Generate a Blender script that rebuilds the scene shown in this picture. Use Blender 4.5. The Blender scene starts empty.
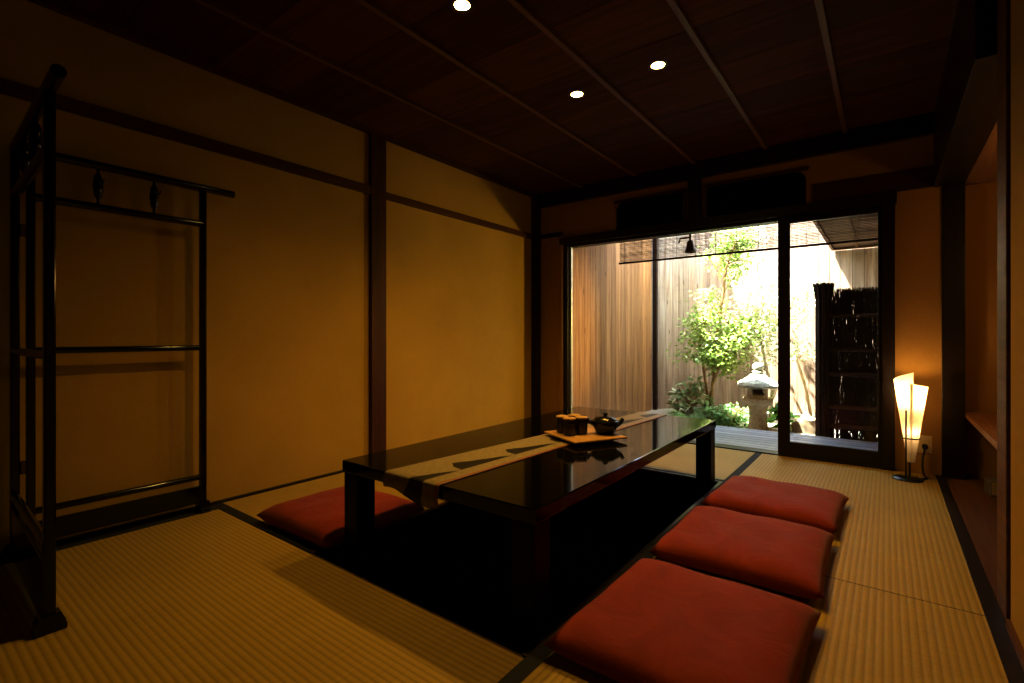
import bpy, bmesh, math, random
from mathutils import Vector, Matrix
random.seed(7)
sc = bpy.context.scene
COL = sc.collection
PI = math.pi

# ------------------------------------------------------------------ helpers
def link(o, parent=None):
    COL.objects.link(o)
    if parent is not None:
        o.parent = parent
    return o

def tag(o, label=None, cat=None, group=None, kind=None):
    if label: o['label'] = label
    if cat: o['category'] = cat
    if group: o['group'] = group
    if kind: o['kind'] = kind
    return o

def empty(name, loc=(0, 0, 0), rz=0.0, label=None, cat=None, group=None, kind=None):
    o = bpy.data.objects.new(name, None)
    o.empty_display_size = .05
    o.location = loc
    o.rotation_euler = (0, 0, rz)
    link(o)
    return tag(o, label, cat, group, kind)

class MB:
    """collects shapes; build() links them as ONE mesh object"""
    def __init__(self):
        self.bm = bmesh.new()
    def box(self, x0, y0, z0, x1, y1, z1):
        v = [self.bm.verts.new(p) for p in ((x0,y0,z0),(x1,y0,z0),(x1,y1,z0),(x0,y1,z0),(x0,y0,z1),(x1,y0,z1),(x1,y1,z1),(x0,y1,z1))]
        for f in ((0,3,2,1),(4,5,6,7),(0,1,5,4),(1,2,6,5),(2,3,7,6),(3,0,4,7)):
            self.bm.faces.new([v[i] for i in f])
        return self
    def quad(self, *pts):
        self.bm.faces.new([self.bm.verts.new(p) for p in pts]); return self
    def tube(self, pts, rad, n=8, cap=True):
        """pts list of points; rad number or list"""
        pts = [Vector(p) for p in pts]
        if not isinstance(rad, (list, tuple)): rad = [rad]*len(pts)
        rings = []
        ref = None
        for i, p in enumerate(pts):
            d = (pts[min(i+1, len(pts)-1)] - pts[max(i-1, 0)])
            if d.length < 1e-9: d = Vector((0, 0, 1))
            d.normalize()
            if ref is None:
                ref = d.orthogonal().normalized()
            else:
                ref = (ref - d*ref.dot(d))
                if ref.length < 1e-6: ref = d.orthogonal()
                ref.normalize()
            b = d.cross(ref)
            rings.append([self.bm.verts.new(p + (ref*math.cos(2*PI*k/n) + b*math.sin(2*PI*k/n))*rad[i]) for k in range(n)])
        for a, b in zip(rings, rings[1:]):
            for k in range(n):
                self.bm.faces.new((a[k], a[(k+1) % n], b[(k+1) % n], b[k]))
        if cap:
            self.bm.faces.new(list(reversed(rings[0]))); self.bm.faces.new(rings[-1])
        return self
    def lathe(self, prof, c=(0, 0, 0), n=32, close=True, phase=0.0):
        rings = []
        for r, z in prof:
            rings.append([self.bm.verts.new((c[0]+max(r, 1e-4)*math.cos(2*PI*k/n+phase), c[1]+max(r, 1e-4)*math.sin(2*PI*k/n+phase), c[2]+z)) for k in range(n)])
        for a, b in zip(rings, rings[1:]):
            for k in range(n):
                self.bm.faces.new((a[k], a[(k+1) % n], b[(k+1) % n], b[k]))
        if close:
            self.bm.faces.new(list(reversed(rings[0]))); self.bm.faces.new(rings[-1])
        return self
    def bevel(self, w, seg=2):
        bmesh.ops.bevel(self.bm, geom=[e for e in self.bm.edges], offset=w, segments=seg, profile=.6, affect='EDGES', clamp_overlap=True)
        return self
    def xform(self, m):
        bmesh.ops.transform(self.bm, matrix=m, verts=self.bm.verts); return self
    def build(self, name, mat, parent=None, smooth=False, loc=None):
        bmesh.ops.recalc_face_normals(self.bm, faces=self.bm.faces)
        me = bpy.data.meshes.new(name)
        self.bm.to_mesh(me); self.bm.free()
        if smooth is True:
            for p in me.polygons: p.use_smooth = True
        elif smooth:
            for p in me.polygons: p.use_smooth = True
            me.set_sharp_from_angle(angle=smooth)
        me.materials.append(mat)
        o = bpy.data.objects.new(name, me)
        if loc is not None: o.location = loc
        return link(o, parent)

def box(name, x0, y0, z0, x1, y1, z1, mat, parent=None, bev=0.0, seg=2):
    m = MB().box(x0, y0, z0, x1, y1, z1)
    if bev: m.bevel(bev, seg)
    return m.build(name, mat, parent)

def struct(o):
    o['kind'] = 'structure'; return o

def copy_tree(o, parent=None):
    c = o.copy(); COL.objects.link(c); c.parent = parent
    for ch in [x for x in bpy.data.objects if x.parent == o]:
        copy_tree(ch, c)
    return c

# ------------------------------------------------------------------ materials
def nodes(name):
    m = bpy.data.materials.new(name); m.use_nodes = True
    nt = m.node_tree
    return m, nt, nt.nodes['Principled BSDF']

def N(nt, t, **kw):
    n = nt.nodes.new(t)
    for k, v in kw.items():
        if k in n.inputs: n.inputs[k].default_value = v
        else: setattr(n, k, v)
    return n

def L(nt, a, b): nt.links.new(a, b)

def coords(nt, scale=(1, 1, 1), out='Object', rot=(0, 0, 0)):
    tc = N(nt, 'ShaderNodeTexCoord'); mp = N(nt, 'ShaderNodeMapping')
    mp.inputs['Scale'].default_value = scale; mp.inputs['Rotation'].default_value = rot
    L(nt, tc.outputs[out], mp.inputs['Vector'])
    return mp.outputs['Vector']

def ramp(nt, fac, stops):
    r = N(nt, 'ShaderNodeValToRGB')
    e = r.color_ramp.elements
    while len(e) < len(stops): e.new(.5)
    for el, (p, c) in zip(e, stops):
        el.position = p; el.color = (*c, 1)
    L(nt, fac, r.inputs['Fac'])
    return r.outputs['Color']

def bump(nt, b, h, strength=.3, dist=.01):
    bp = N(nt, 'ShaderNodeBump'); bp.inputs['Strength'].default_value = strength; bp.inputs['Distance'].default_value = dist
    L(nt, h, bp.inputs['Height']); L(nt, bp.outputs['Normal'], b.inputs['Normal'])

def plain(name, c, rough=.5, metal=0, spec=.5, noise=.12, nscale=20):
    m, nt, b = nodes(name)
    n = N(nt, 'ShaderNodeTexNoise', Scale=nscale, Detail=4.0)
    L(nt, coords(nt), n.inputs['Vector'])
    lo = tuple(max(0, x*(1-noise)) for x in c); hi = tuple(min(1, x*(1+noise)) for x in c)
    L(nt, ramp(nt, n.outputs['Fac'], [(.3, lo), (.7, hi)]), b.inputs['Base Color'])
    b.inputs['Roughness'].default_value = rough; b.inputs['Metallic'].default_value = metal
    b.inputs['Specular IOR Level'].default_value = spec
    return m

def wood(name, dark, light, axis='z', rough=.5, scale=1.0, island=0.0, spec=.4, knots=False):
    """grain stretched along an axis; island: brightness spread from board to board"""
    m, nt, b = nodes(name)
    s = {'x': (.8, 14, 14), 'y': (14, .8, 14), 'z': (14, 14, .8)}[axis]
    v = coords(nt, tuple(k*scale for k in s))
    geo = N(nt, 'ShaderNodeNewGeometry')
    add = N(nt, 'ShaderNodeVectorMath', operation='ADD')
    sc_ = N(nt, 'ShaderNodeVectorMath', operation='SCALE'); sc_.inputs['Scale'].default_value = 37.0 if island else 0.0
    cmb = N(nt, 'ShaderNodeCombineXYZ')
    for i in range(3): L(nt, geo.outputs['Random Per Island'], cmb.inputs[i])
    L(nt, cmb.outputs[0], sc_.inputs[0]); L(nt, v, add.inputs[0]); L(nt, sc_.outputs[0], add.inputs[1])
    n = N(nt, 'ShaderNodeTexNoise', Scale=1.6, Detail=6.0, Roughness=.62, Distortion=.6)
    L(nt, add.outputs[0], n.inputs['Vector'])
    c = ramp(nt, n.outputs['Fac'], [(.3, dark), (.68, light)])
    if island:
        mr = N(nt, 'ShaderNodeMapRange'); mr.inputs['To Min'].default_value = 1-island; mr.inputs['To Max'].default_value = 1+island
        L(nt, geo.outputs['Random Per Island'], mr.inputs['Value'])
        mx = N(nt, 'ShaderNodeMix', data_type='RGBA', blend_type='MULTIPLY'); mx.inputs['Factor'].default_value = 1
        L(nt, c, mx.inputs[6]); L(nt, mr.outputs[0], mx.inputs[7]); c = mx.outputs[2]
    if knots:
        vo = N(nt, 'ShaderNodeTexVoronoi', Scale=1.0); L(nt, coords(nt, (9, 9, 2.6)), vo.inputs['Vector'])
        kf = ramp(nt, vo.outputs['Distance'], [(.04, (.25, .2, .17)), (.13, (1, 1, 1))])
        mx = N(nt, 'ShaderNodeMix', data_type='RGBA', blend_type='MULTIPLY'); mx.inputs['Factor'].default_value = .75
        L(nt, c, mx.inputs[6]); L(nt, kf, mx.inputs[7]); c = mx.outputs[2]
    L(nt, c, b.inputs['Base Color'])
    b.inputs['Roughness'].default_value = rough; b.inputs['Specular IOR Level'].default_value = spec
    bump(nt, b, n.outputs['Fac'], .12, .004)
    return m

def plaster(name, c, rough=.9):
    m, nt, b = nodes(name)
    v = coords(nt)
    n = N(nt, 'ShaderNodeTexNoise', Scale=1.3, Detail=5.0, Roughness=.6); L(nt, v, n.inputs['Vector'])
    f = N(nt, 'ShaderNodeTexNoise', Scale=160.0, Detail=3.0); L(nt, v, f.inputs['Vector'])
    mx = N(nt, 'ShaderNodeMix', data_type='RGBA', blend_type='MULTIPLY'); mx.inputs['Factor'].default_value = .35
    L(nt, ramp(nt, n.outputs['Fac'], [(.3, tuple(x*.88 for x in c)), (.7, tuple(min(1, x*1.08) for x in c))]), mx.inputs[6])
    L(nt, ramp(nt, f.outputs['Fac'], [(.3, (.7, .7, .7)), (.7, (1, 1, 1))]), mx.inputs[7])
    L(nt, mx.outputs[2], b.inputs['Base Color'])
    b.inputs['Roughness'].default_value = rough; b.inputs['Specular IOR Level'].default_value = .15
    bump(nt, b, f.outputs['Fac'], .35, .004)
    return m

def tatami(name, axis, c=(.47, .34, .078)):
    """rush weave: ribs run along the given axis"""
    m, nt, b = nodes(name)
    tc = N(nt, 'ShaderNodeTexCoord'); sp = N(nt, 'ShaderNodeSeparateXYZ'); L(nt, tc.outputs['Object'], sp.inputs[0])
    a = sp.outputs['Y' if axis == 'x' else 'X']; o = sp.outputs['X' if axis == 'x' else 'Y']
    mul = N(nt, 'ShaderNodeMath', operation='MULTIPLY'); mul.inputs[1].default_value = 2*PI/.0215; L(nt, a, mul.inputs[0])
    sn = N(nt, 'ShaderNodeMath', operation='SINE'); L(nt, mul.outputs[0], sn.inputs[0])
    mr = N(nt, 'ShaderNodeMapRange'); mr.inputs['From Min'].default_value = -1; L(nt, sn.outputs[0], mr.inputs['Value'])
    # single rushes cross the ribs
    rs = N(nt, 'ShaderNodeTexNoise', Scale=1.0, Detail=2.0)
    L(nt, coords(nt, (4, 330, 1) if axis == 'y' else (330, 4, 1)), rs.inputs['Vector'])
    big = N(nt, 'ShaderNodeTexNoise', Scale=2.0, Detail=3.0); L(nt, coords(nt), big.inputs['Vector'])
    c1 = ramp(nt, mr.outputs[0], [(.0, tuple(x*.70 for x in c)), (.38, tuple(x*.93 for x in c)), (1, c)])
    c2 = ramp(nt, rs.outputs['Fac'], [(.3, (.82, .80, .76)), (.7, (1, 1, 1))])
    c3 = ramp(nt, big.outputs['Fac'], [(.3, (.9, .88, .84)), (.7, (1, 1, 1))])
    mx = N(nt, 'ShaderNodeMix', data_type='RGBA', blend_type='MULTIPLY'); mx.inputs['Factor'].default_value = 1
    L(nt, c1, mx.inputs[6]); L(nt, c2, mx.inputs[7])
    mx2 = N(nt, 'ShaderNodeMix', data_type='RGBA', blend_type='MULTIPLY'); mx2.inputs['Factor'].default_value = 1
    L(nt, mx.outputs[2], mx2.inputs[6]); L(nt, c3, mx2.inputs[7])
    L(nt, mx2.outputs[2], b.inputs['Base Color'])
    b.inputs['Roughness'].default_value = .55; b.inputs['Specular IOR Level'].default_value = .3
    bump(nt, b, mr.outputs[0], .25, .003)
    return m

def lacquer(name, c=(.004, .0035, .003), rough=.06):
    m, nt, b = nodes(name)
    n = N(nt, 'ShaderNodeTexNoise', Scale=3.0, Detail=2.0); L(nt, coords(nt), n.inputs['Vector'])
    mr = N(nt, 'ShaderNodeMapRange'); mr.inputs['To Min'].default_value = rough*.7; mr.inputs['To Max'].default_value = rough*1.5
    L(nt, n.outputs['Fac'], mr.inputs['Value']); L(nt, mr.outputs[0], b.inputs['Roughness'])
    b.inputs['Base Color'].default_value = (*c, 1)
    b.inputs['Specular IOR Level'].default_value = .5
    return m

def leafmat(name, cols, trans=.45):
    m = bpy.data.materials.new(name); m.use_nodes = True
    nt = m.node_tree; nt.nodes.remove(nt.nodes['Principled BSDF']); out = nt.nodes['Material Output']
    geo = N(nt, 'ShaderNodeNewGeometry')
    c = ramp(nt, geo.outputs['Random Per Island'], cols)
    d = N(nt, 'ShaderNodeBsdfDiffuse'); t = N(nt, 'ShaderNodeBsdfTranslucent'); g = N(nt, 'ShaderNodeBsdfGlossy', Roughness=.35)
    L(nt, c, d.inputs[0]); L(nt, c, t.inputs[0])
    mx = N(nt, 'ShaderNodeMixShader'); mx.inputs[0].default_value = trans
    L(nt, d.outputs[0], mx.inputs[1]); L(nt, t.outputs[0], mx.inputs[2])
    m2 = N(nt, 'ShaderNodeMixShader'); m2.inputs[0].default_value = .06
    L(nt, mx.outputs[0], m2.inputs[1]); L(nt, g.outputs[0], m2.inputs[2])
    L(nt, m2.outputs[0], out.inputs[0])
    return m

def glassmat(name):
    m = bpy.data.materials.new(name); m.use_nodes = True
    nt = m.node_tree; nt.nodes.remove(nt.nodes['Principled BSDF']); out = nt.nodes['Material Output']
    t = N(nt, 'ShaderNodeBsdfTransparent'); t.inputs[0].default_value = (.965, .985, .975, 1)
    g = N(nt, 'ShaderNodeBsdfGlossy', Roughness=.01)
    lw = N(nt, 'ShaderNodeLayerWeight', Blend=.5)
    pw = N(nt, 'ShaderNodeMath', operation='POWER'); pw.inputs[1].default_value = 5; L(nt, lw.outputs['Facing'], pw.inputs[0])
    fr = N(nt, 'ShaderNodeMath', operation='MULTIPLY_ADD'); fr.inputs[1].default_value = .9; fr.inputs[2].default_value = .035; L(nt, pw.outputs[0], fr.inputs[0])
    mx = N(nt, 'ShaderNodeMixShader'); L(nt, fr.outputs[0], mx.inputs[0])
    L(nt, t.outputs[0], mx.inputs[1]); L(nt, g.outputs[0], mx.inputs[2]); L(nt, mx.outputs[0], out.inputs[0])
    return m

def emit(name, c, s):
    m = bpy.data.materials.new(name); m.use_nodes = True
    nt = m.node_tree; b = nt.nodes['Principled BSDF']
    b.inputs['Base Color'].default_value = (*c, 1)
    b.inputs['Emission Color'].default_value = (*c, 1); b.inputs['Emission Strength'].default_value = s
    return m

def cushion_fabric(name):
    m, nt, b = nodes(name)
    v = coords(nt)
    n = N(nt, 'ShaderNodeTexNoise', Scale=6.0, Detail=5.0, Roughness=.6, Distortion=1.2); L(nt, v, n.inputs['Vector'])
    w = N(nt, 'ShaderNodeTexNoise', Scale=400.0, Detail=1.0); L(nt, v, w.inputs['Vector'])
    L(nt, ramp(nt, n.outputs['Fac'], [(.3, (.20, .023, .004)), (.7, (.26, .032, .006))]), b.inputs['Base Color'])
    b.inputs['Roughness'].default_value = .75; b.inputs['Specular IOR Level'].default_value = .2
    b.inputs['Sheen Weight'].default_value = .15
    s = N(nt, 'ShaderNodeMath', operation='MULTIPLY_ADD'); s.inputs[1].default_value = .06
    L(nt, w.outputs['Fac'], s.inputs[0]); L(nt, n.outputs['Fac'], s.inputs[2])
    bump(nt, b, s.outputs[0], .35, .02)
    return m

def runner_fabric(name):
    m, nt, b = nodes(name)
    uv = N(nt, 'ShaderNodeUVMap'); uv.uv_map = 'UVMap'
    sp = N(nt, 'ShaderNodeSeparateXYZ'); L(nt, uv.outputs[0], sp.inputs[0])
    # mountain-shaped dark band: u across (0 left .. 1 right), v along in metres
    fr = N(nt, 'ShaderNodeMath', operation='MULTIPLY_ADD'); fr.inputs[1].default_value = 1/.33; fr.inputs[2].default_value = .197
    L(nt, sp.outputs[1], fr.inputs[0])
    f2 = N(nt, 'ShaderNodeMath', operation='FRACT'); L(nt, fr.outputs[0], f2.inputs[0])
    nz = N(nt, 'ShaderNodeTexNoise', Scale=9.0, Detail=3.0); L(nt, uv.outputs[0], nz.inputs['Vector'])
    # profile: quick rise then slow fall
    pr = ramp(nt, f2.outputs[0], [(0, (.76,)*3), (.06, (.50,)*3), (.16, (.36,)*3), (.36, (.46,)*3), (.85, (.66,)*3), (1, (.74,)*3)])
    a = N(nt, 'ShaderNodeMath', operation='MULTIPLY_ADD'); a.inputs[1].default_value = .10; L(nt, nz.outputs['Fac'], a.inputs[0])
    sub = N(nt, 'ShaderNodeMath', operation='SUBTRACT'); L(nt, sp.outputs[0], sub.inputs[0]); sub.inputs[1].default_value = .05
    L(nt, sub.outputs[0], a.inputs[2])
    gt = N(nt, 'ShaderNodeMath', operation='GREATER_THAN'); L(nt, a.outputs[0], gt.inputs[0]); L(nt, pr, gt.inputs[1])
    lt = N(nt, 'ShaderNodeMath', operation='LESS_THAN'); L(nt, sp.outputs[0], lt.inputs[0]); lt.inputs[1].default_value = .72
    band = N(nt, 'ShaderNodeMath', operation='MULTIPLY'); L(nt, gt.outputs[0], band.inputs[0]); L(nt, lt.outputs[0], band.inputs[1])
    n2 = N(nt, 'ShaderNodeTexNoise', Scale=40.0, Detail=4.0); L(nt, uv.outputs[0], n2.inputs['Vector'])
    base = ramp(nt, n2.outputs['Fac'], [(.3, (.19, .155, .10)), (.7, (.31, .26, .175))])
    mx = N(nt, 'ShaderNodeMix', data_type='RGBA'); L(nt, band.outputs[0], mx.inputs[0]); L(nt, base, mx.inputs[6]); mx.inputs[7].default_value = (.012, .009, .006, 1)
    e = N(nt, 'ShaderNodeMath', operation='GREATER_THAN'); L(nt, sp.outputs[0], e.inputs[0]); e.inputs[1].default_value = .93
    mx2 = N(nt, 'ShaderNodeMix', data_type='RGBA'); L(nt, e.outputs[0], mx2.inputs[0]); L(nt, mx.outputs[2], mx2.inputs[6]); mx2.inputs[7].default_value = (.24, .10, .05, 1)
    L(nt, mx2.outputs[2], b.inputs['Base Color'])
    b.inputs['Roughness'].default_value = .5; b.inputs['Specular IOR Level'].default_value = .35
    bump(nt, b, n2.outputs['Fac'], .2, .003)
    return m

def papermat(name):
    m = bpy.data.materials.new(name); m.use_nodes = True
    nt = m.node_tree; nt.nodes.remove(nt.nodes['Principled BSDF']); out = nt.nodes['Material Output']
    n = N(nt, 'ShaderNodeTexNoise', Scale=25.0, Detail=5.0); L(nt, coords(nt), n.inputs['Vector'])
    c = ramp(nt, n.outputs['Fac'], [(.3, (.80, .74, .64)), (.7, (.93, .88, .78))])
    d = N(nt, 'ShaderNodeBsdfDiffuse'); t = N(nt, 'ShaderNodeBsdfTranslucent')
    L(nt, c, d.inputs[0]); L(nt, c, t.inputs[0])
    mx = N(nt, 'ShaderNodeMixShader'); mx.inputs[0].default_value = .55
    L(nt, d.outputs[0], mx.inputs[1]); L(nt, t.outputs[0], mx.inputs[2]); L(nt, mx.outputs[0], out.inputs[0])
    return m

M = {}
M['plaster'] = plaster('ochre_plaster', (.42, .27, .055))
M['plaster_back'] = plaster('ochre_plaster_back', (.38, .22, .06))
M['dark_z'] = wood('dark_timber_upright', (.034, .010, .005), (.080, .024, .010), 'z', .5, spec=.15)
M['dark_x'] = wood('dark_timber_crosswise', (.030, .012, .006), (.070, .028, .013), 'x', .40)
M['dark_y'] = wood('dark_timber_lengthwise', (.040, .013, .006), (.095, .030, .012), 'y', .5, spec=.15)
M['black_wood'] = wood('black_stained_timber', (.008, .004, .003), (.020, .010, .006), 'z', .35)
M['black_wood_x'] = wood('black_stained_timber_crosswise', (.008, .004, .003), (.020, .010, .006), 'x', .35)
M['ceil_board'] = wood('ceiling_board', (.052, .014, .005), (.118, .034, .010), 'x', .65, island=.35, spec=.1)
M['batten'] = wood('ceiling_batten', (.09, .035, .014), (.18, .075, .03), 'y', .42)
M['lit_wood'] = wood('lit_jamb_timber', (.20, .10, .035), (.36, .19, .07), 'z', .45)  # paler than the other timber: light on the jamb is in the colour
M['alcove_wood'] = wood('alcove_board', (.085, .036, .012), (.17, .075, .026), 'y', .5, spec=.2)
M['alcove_ceiling'] = wood('alcove_ceiling_board', (.17, .085, .035), (.28, .15, .06), 'y', .6)
M['shelf_wood'] = wood('shelf_timber', (.20, .09, .035), (.36, .17, .065), 'y', .4)
M['tatami_y'] = tatami('rush_weave_lengthwise', 'y')
M['tatami_x'] = tatami('rush_weave_crosswise', 'x')
M['mat_border'] = plain('black_cloth_border', (.010, .009, .008), .8, noise=.3, nscale=200)
M['floor'] = plain('subfloor_timber', (.03, .018, .01), .8)
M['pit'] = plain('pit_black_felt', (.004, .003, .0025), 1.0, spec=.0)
M['rim'] = wood('pit_rim_timber', (.05, .03, .02), (.10, .06, .035), 'y', .3)
M['lacquer'] = lacquer('black_lacquer')
M['leg_lacquer'] = lacquer('black_lacquer_legs', rough=.3)
M['leg_lacquer'].node_tree.nodes['Principled BSDF'].inputs['Specular IOR Level'].default_value = .15
M['rack_lacquer'] = lacquer('rack_black_lacquer', rough=.12)
M['cushion'] = cushion_fabric('rust_red_cotton')
M['runner'] = runner_fabric('woven_runner_brocade')
M['tray'] = wood('tray_timber', (.34, .20, .08), (.50, .31, .14), 'x', .4)
M['cup'] = plain('dark_glazed_cup', (.035, .016, .008), .22)
M['cup_top'] = plain('tan_cup_lid', (.42, .27, .12), .5)
M['pot'] = plain('black_iron_glaze', (.012, .010, .009), .22, nscale=60)
M['metal_black'] = plain('black_painted_metal', (.008, .007, .007), .3)
M['rubber'] = plain('black_rubber', (.006, .006, .006), .5)
M['paper'] = papermat('rolled_lamp_paper')
M['bulb'] = emit('lit_bulb', (1.0, .62, .26), 60)
M['downlight_lens'] = emit('lit_downlight_lens', (1.0, .66, .25), 45)
M['outlet'] = plain('ivory_plastic', (.62, .50, .33), .4)
M['device'] = plain('grey_plastic', (.16, .14, .12), .4)
M['device_face'] = plain('pale_metal_face', (.42, .33, .2), .35)
M['alum'] = plain('brushed_aluminium', (.55, .56, .56), .35, metal=.6)
M['glass'] = glassmat('clear_glass')
M['fence_left'] = wood('weathered_cedar_shaded', (.26, .115, .040), (.54, .28, .115), 'z', .7, island=.18, knots=True)  # cedar again, with the shade on the left fence put into its colour
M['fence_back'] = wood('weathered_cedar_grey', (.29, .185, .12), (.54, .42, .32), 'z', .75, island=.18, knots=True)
M['deck'] = wood('grey_deck_board', (.28, .30, .36), (.44, .46, .53), 'x', .5, island=.15)
M['ground'] = plain('pale_garden_gravel', (.40, .36, .29), .95, noise=.45, nscale=60)
M['stone'] = plain('pale_lantern_stone', (.74, .62, .43), .95, noise=.22, nscale=35)
M['mossy'] = plain('lichen_stone', (.60, .60, .47), .95, noise=.35, nscale=30)
M['rock'] = plain('garden_rock', (.46, .36, .23), .9, noise=.5, nscale=14)
M['bark'] = wood('smooth_bark', (.24, .13, .055), (.46, .28, .13), 'z', .8, scale=2)
M['pale_bark'] = wood('pale_bark', (.50, .40, .30), (.72, .62, .50), 'z', .8, scale=2)
M['twig'] = wood('dark_brushwood', (.030, .016, .009), (.085, .045, .024), 'z', .85, island=.4)
M['rail'] = wood('brown_split_bamboo', (.06, .028, .011), (.13, .06, .024), 'x', .6)
M['bamboo'] = wood('golden_bamboo', (.52, .36, .18), (.72, .55, .32), 'z', .4)
M['reed'] = wood('dark_reed', (.10, .05, .024), (.24, .13, .065), 'x', .7, island=.35)
M['soffit'] = wood('reed_soffit', (.09, .055, .04), (.24, .15, .10), 'x', .8, island=.4)
M['roof'] = plain('dark_roof', (.05, .045, .04), .8)
M['bronze'] = plain('aged_bronze', (.10, .065, .04), .45, metal=.5)
M['leaf'] = leafmat('maple_leaf', [(0, (.22, .34, .08)), (.5, (.38, .50, .14)), (1, (.62, .68, .30))])
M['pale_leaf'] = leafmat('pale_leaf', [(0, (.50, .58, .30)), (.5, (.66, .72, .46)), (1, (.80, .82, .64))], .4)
M['fern'] = leafmat('fern_leaf', [(0, (.14, .28, .10)), (.6, (.28, .46, .18)), (1, (.50, .62, .34))], .3)
M['shrub'] = leafmat('shrub_leaf', [(0, (.16, .26, .10)), (.6, (.34, .46, .22)), (1, (.68, .72, .50))], .3)
M['broad'] = leafmat('broad_leaf', [(0, (.10, .30, .05)), (1, (.28, .52, .12))], .4)

# ------------------------------------------------------------------ room shell
XL, XR, YB, ZC, YF = -2.97, .315, 4.34, 2.42, -1.25
PX0, PX1, PY0, PY1 = -1.965, -.835, 1.16, 3.31          # sunken pit
# subfloor with the pit left open
f = MB()
f.box(XL-.1, YF-.1, -.12, 1.4, PY0-.03, -.055)
f.box(XL-.1, PY1+.03, -.12, 1.4, YB+.06, -.055)
f.box(XL-.1, PY0-.03, -.12, PX0-.03, PY1+.03, -.055)
f.box(PX1+.03, PY0-.03, -.12, 1.4, PY1+.03, -.055)
struct(f.build('floor', M['floor']))
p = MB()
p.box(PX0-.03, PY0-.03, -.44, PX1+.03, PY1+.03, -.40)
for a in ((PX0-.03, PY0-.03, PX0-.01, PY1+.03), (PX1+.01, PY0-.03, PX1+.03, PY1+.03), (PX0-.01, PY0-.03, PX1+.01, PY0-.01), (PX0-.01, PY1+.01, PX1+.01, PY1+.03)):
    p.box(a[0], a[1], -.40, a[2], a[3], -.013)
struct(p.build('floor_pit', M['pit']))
r = MB()
r.box(PX1-.012, PY0, -.012, PX1+.006, PY1, .001); r.box(PX0-.006, PY0, -.012, PX0+.012, PY1, .001)
r.box(PX0-.006, PY1-.012, -.012, PX1+.006, PY1+.008, .001)
r.box(PX0-.006, PY0-.008, -.012, PX1+.006, PY0+.004, -.004)
struct(r.build('trim_1', M['rim']))

# left wall and its timbers
struct(box('wall_left', XL-.12, YF-.1, -.12, XL, YB+.06, ZC+.05, M['plaster']))
struct(box('trim_2', XL, YF, 1.95, XL+.03, 2.205, 2.01, M['dark_y'], bev=.003))
struct(box('trim_3', XL, 2.325, 1.945, XL+.03, 4.20, 1.995, M['dark_y'], bev=.003))
struct(box('trim_4', XL, 2.20, -.05, XL+.035, 2.33, ZC, M['dark_z'], bev=.003))
struct(box('trim_5', XL, YF, 2.385, XL+.04, YB, ZC, M['dark_y'], bev=.003))
struct(box('trim_6', XL, 4.24, -.05, XL+.055, YB, ZC, M['black_wood'], bev=.003))
struct(box('baseboard_left', XL, YF, -.005, XL+.02, YB-.1, .012, M['black_wood']))

# back wall (around the garden window)
w = MB()
w.box(XL-.12, YB, -.12, -2.62, YB+.06, ZC+.05)
w.box(-2.62, YB, 1.90, .045, YB+.06, ZC+.05)
w.box(.045, YB, -.12, .30, YB+.06, ZC+.05)
struct(w.build('wall_back', M['plaster_back']))
struct(box('trim_7', -2.66, YB-.045, 1.86, .06, YB, 1.93, M['black_wood_x'], bev=.003))      # lintel
struct(box('trim_8', -2.915, YB-.05, 2.28, .30, YB, ZC, M['black_wood_x'], bev=.003))         # beam under the ceiling
struct(box('trim_9', -2.915, YB-.012, 1.955, -2.645, YB, 2.0, M['black_wood_x']))
struct(box('trim_10', -1.362, YB-.04, 1.93, -1.255, YB, 2.28, M['black_wood'], bev=.003))
struct(box('trim_11', -.44, YB-.018, 1.93, .295, YB, 2.07, M['dark_x'], bev=.002))
# transom openings: flat black panels stand for the unlit depth, one end rounded
def transom(name, x0, x1, z0, z1, round_left):
    r = .075
    pts = []
    if round_left:
        pts = [(x1, z0), (x1, z1)] + [(x0+r - r*math.sin(t), z1-r + r*math.cos(t)) for t in [k*PI/2/6 for k in range(7)]] + [(x0, z0)]
    else:
        pts = [(x0, z0), (x0, z1)] + [(x1-r + r*math.sin(t), z1-r + r*math.cos(t)) for t in [k*PI/2/6 for k in range(7)]] + [(x1, z0)]
    m = MB()
    a = [m.bm.verts.new((x, YB-.014, z)) for x, z in pts]; b = [m.bm.verts.new((x, YB, z)) for x, z in pts]
    m.bm.faces.new(a); m.bm.faces.new(list(reversed(b)))
    for i in range(len(a)): m.bm.faces.new((a[i], a[(i+1) % len(a)], b[(i+1) % len(b)], b[i]))
    root = struct(empty(name, ((x0+x1)/2, YB, z0)))
    inv = Matrix.Translation((-(x0+x1)/2, -YB, -z0))
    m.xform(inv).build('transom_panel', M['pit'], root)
    t = MB(); t.box(x0-.02, YB-.024, z1, x1+.02, YB, z1+.022)
    xs = x1 if round_left else x0-.022
    t.box(xs, YB-.024, z0, xs+.022, YB, z1+.022)
    t.xform(inv).build('transom_frame', M['dark_x'], root)
transom('trim_12', -2.04, -1.41, 1.93, 2.19, True)
transom('trim_13', -1.205, -.485, 1.93, 2.19, False)

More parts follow.
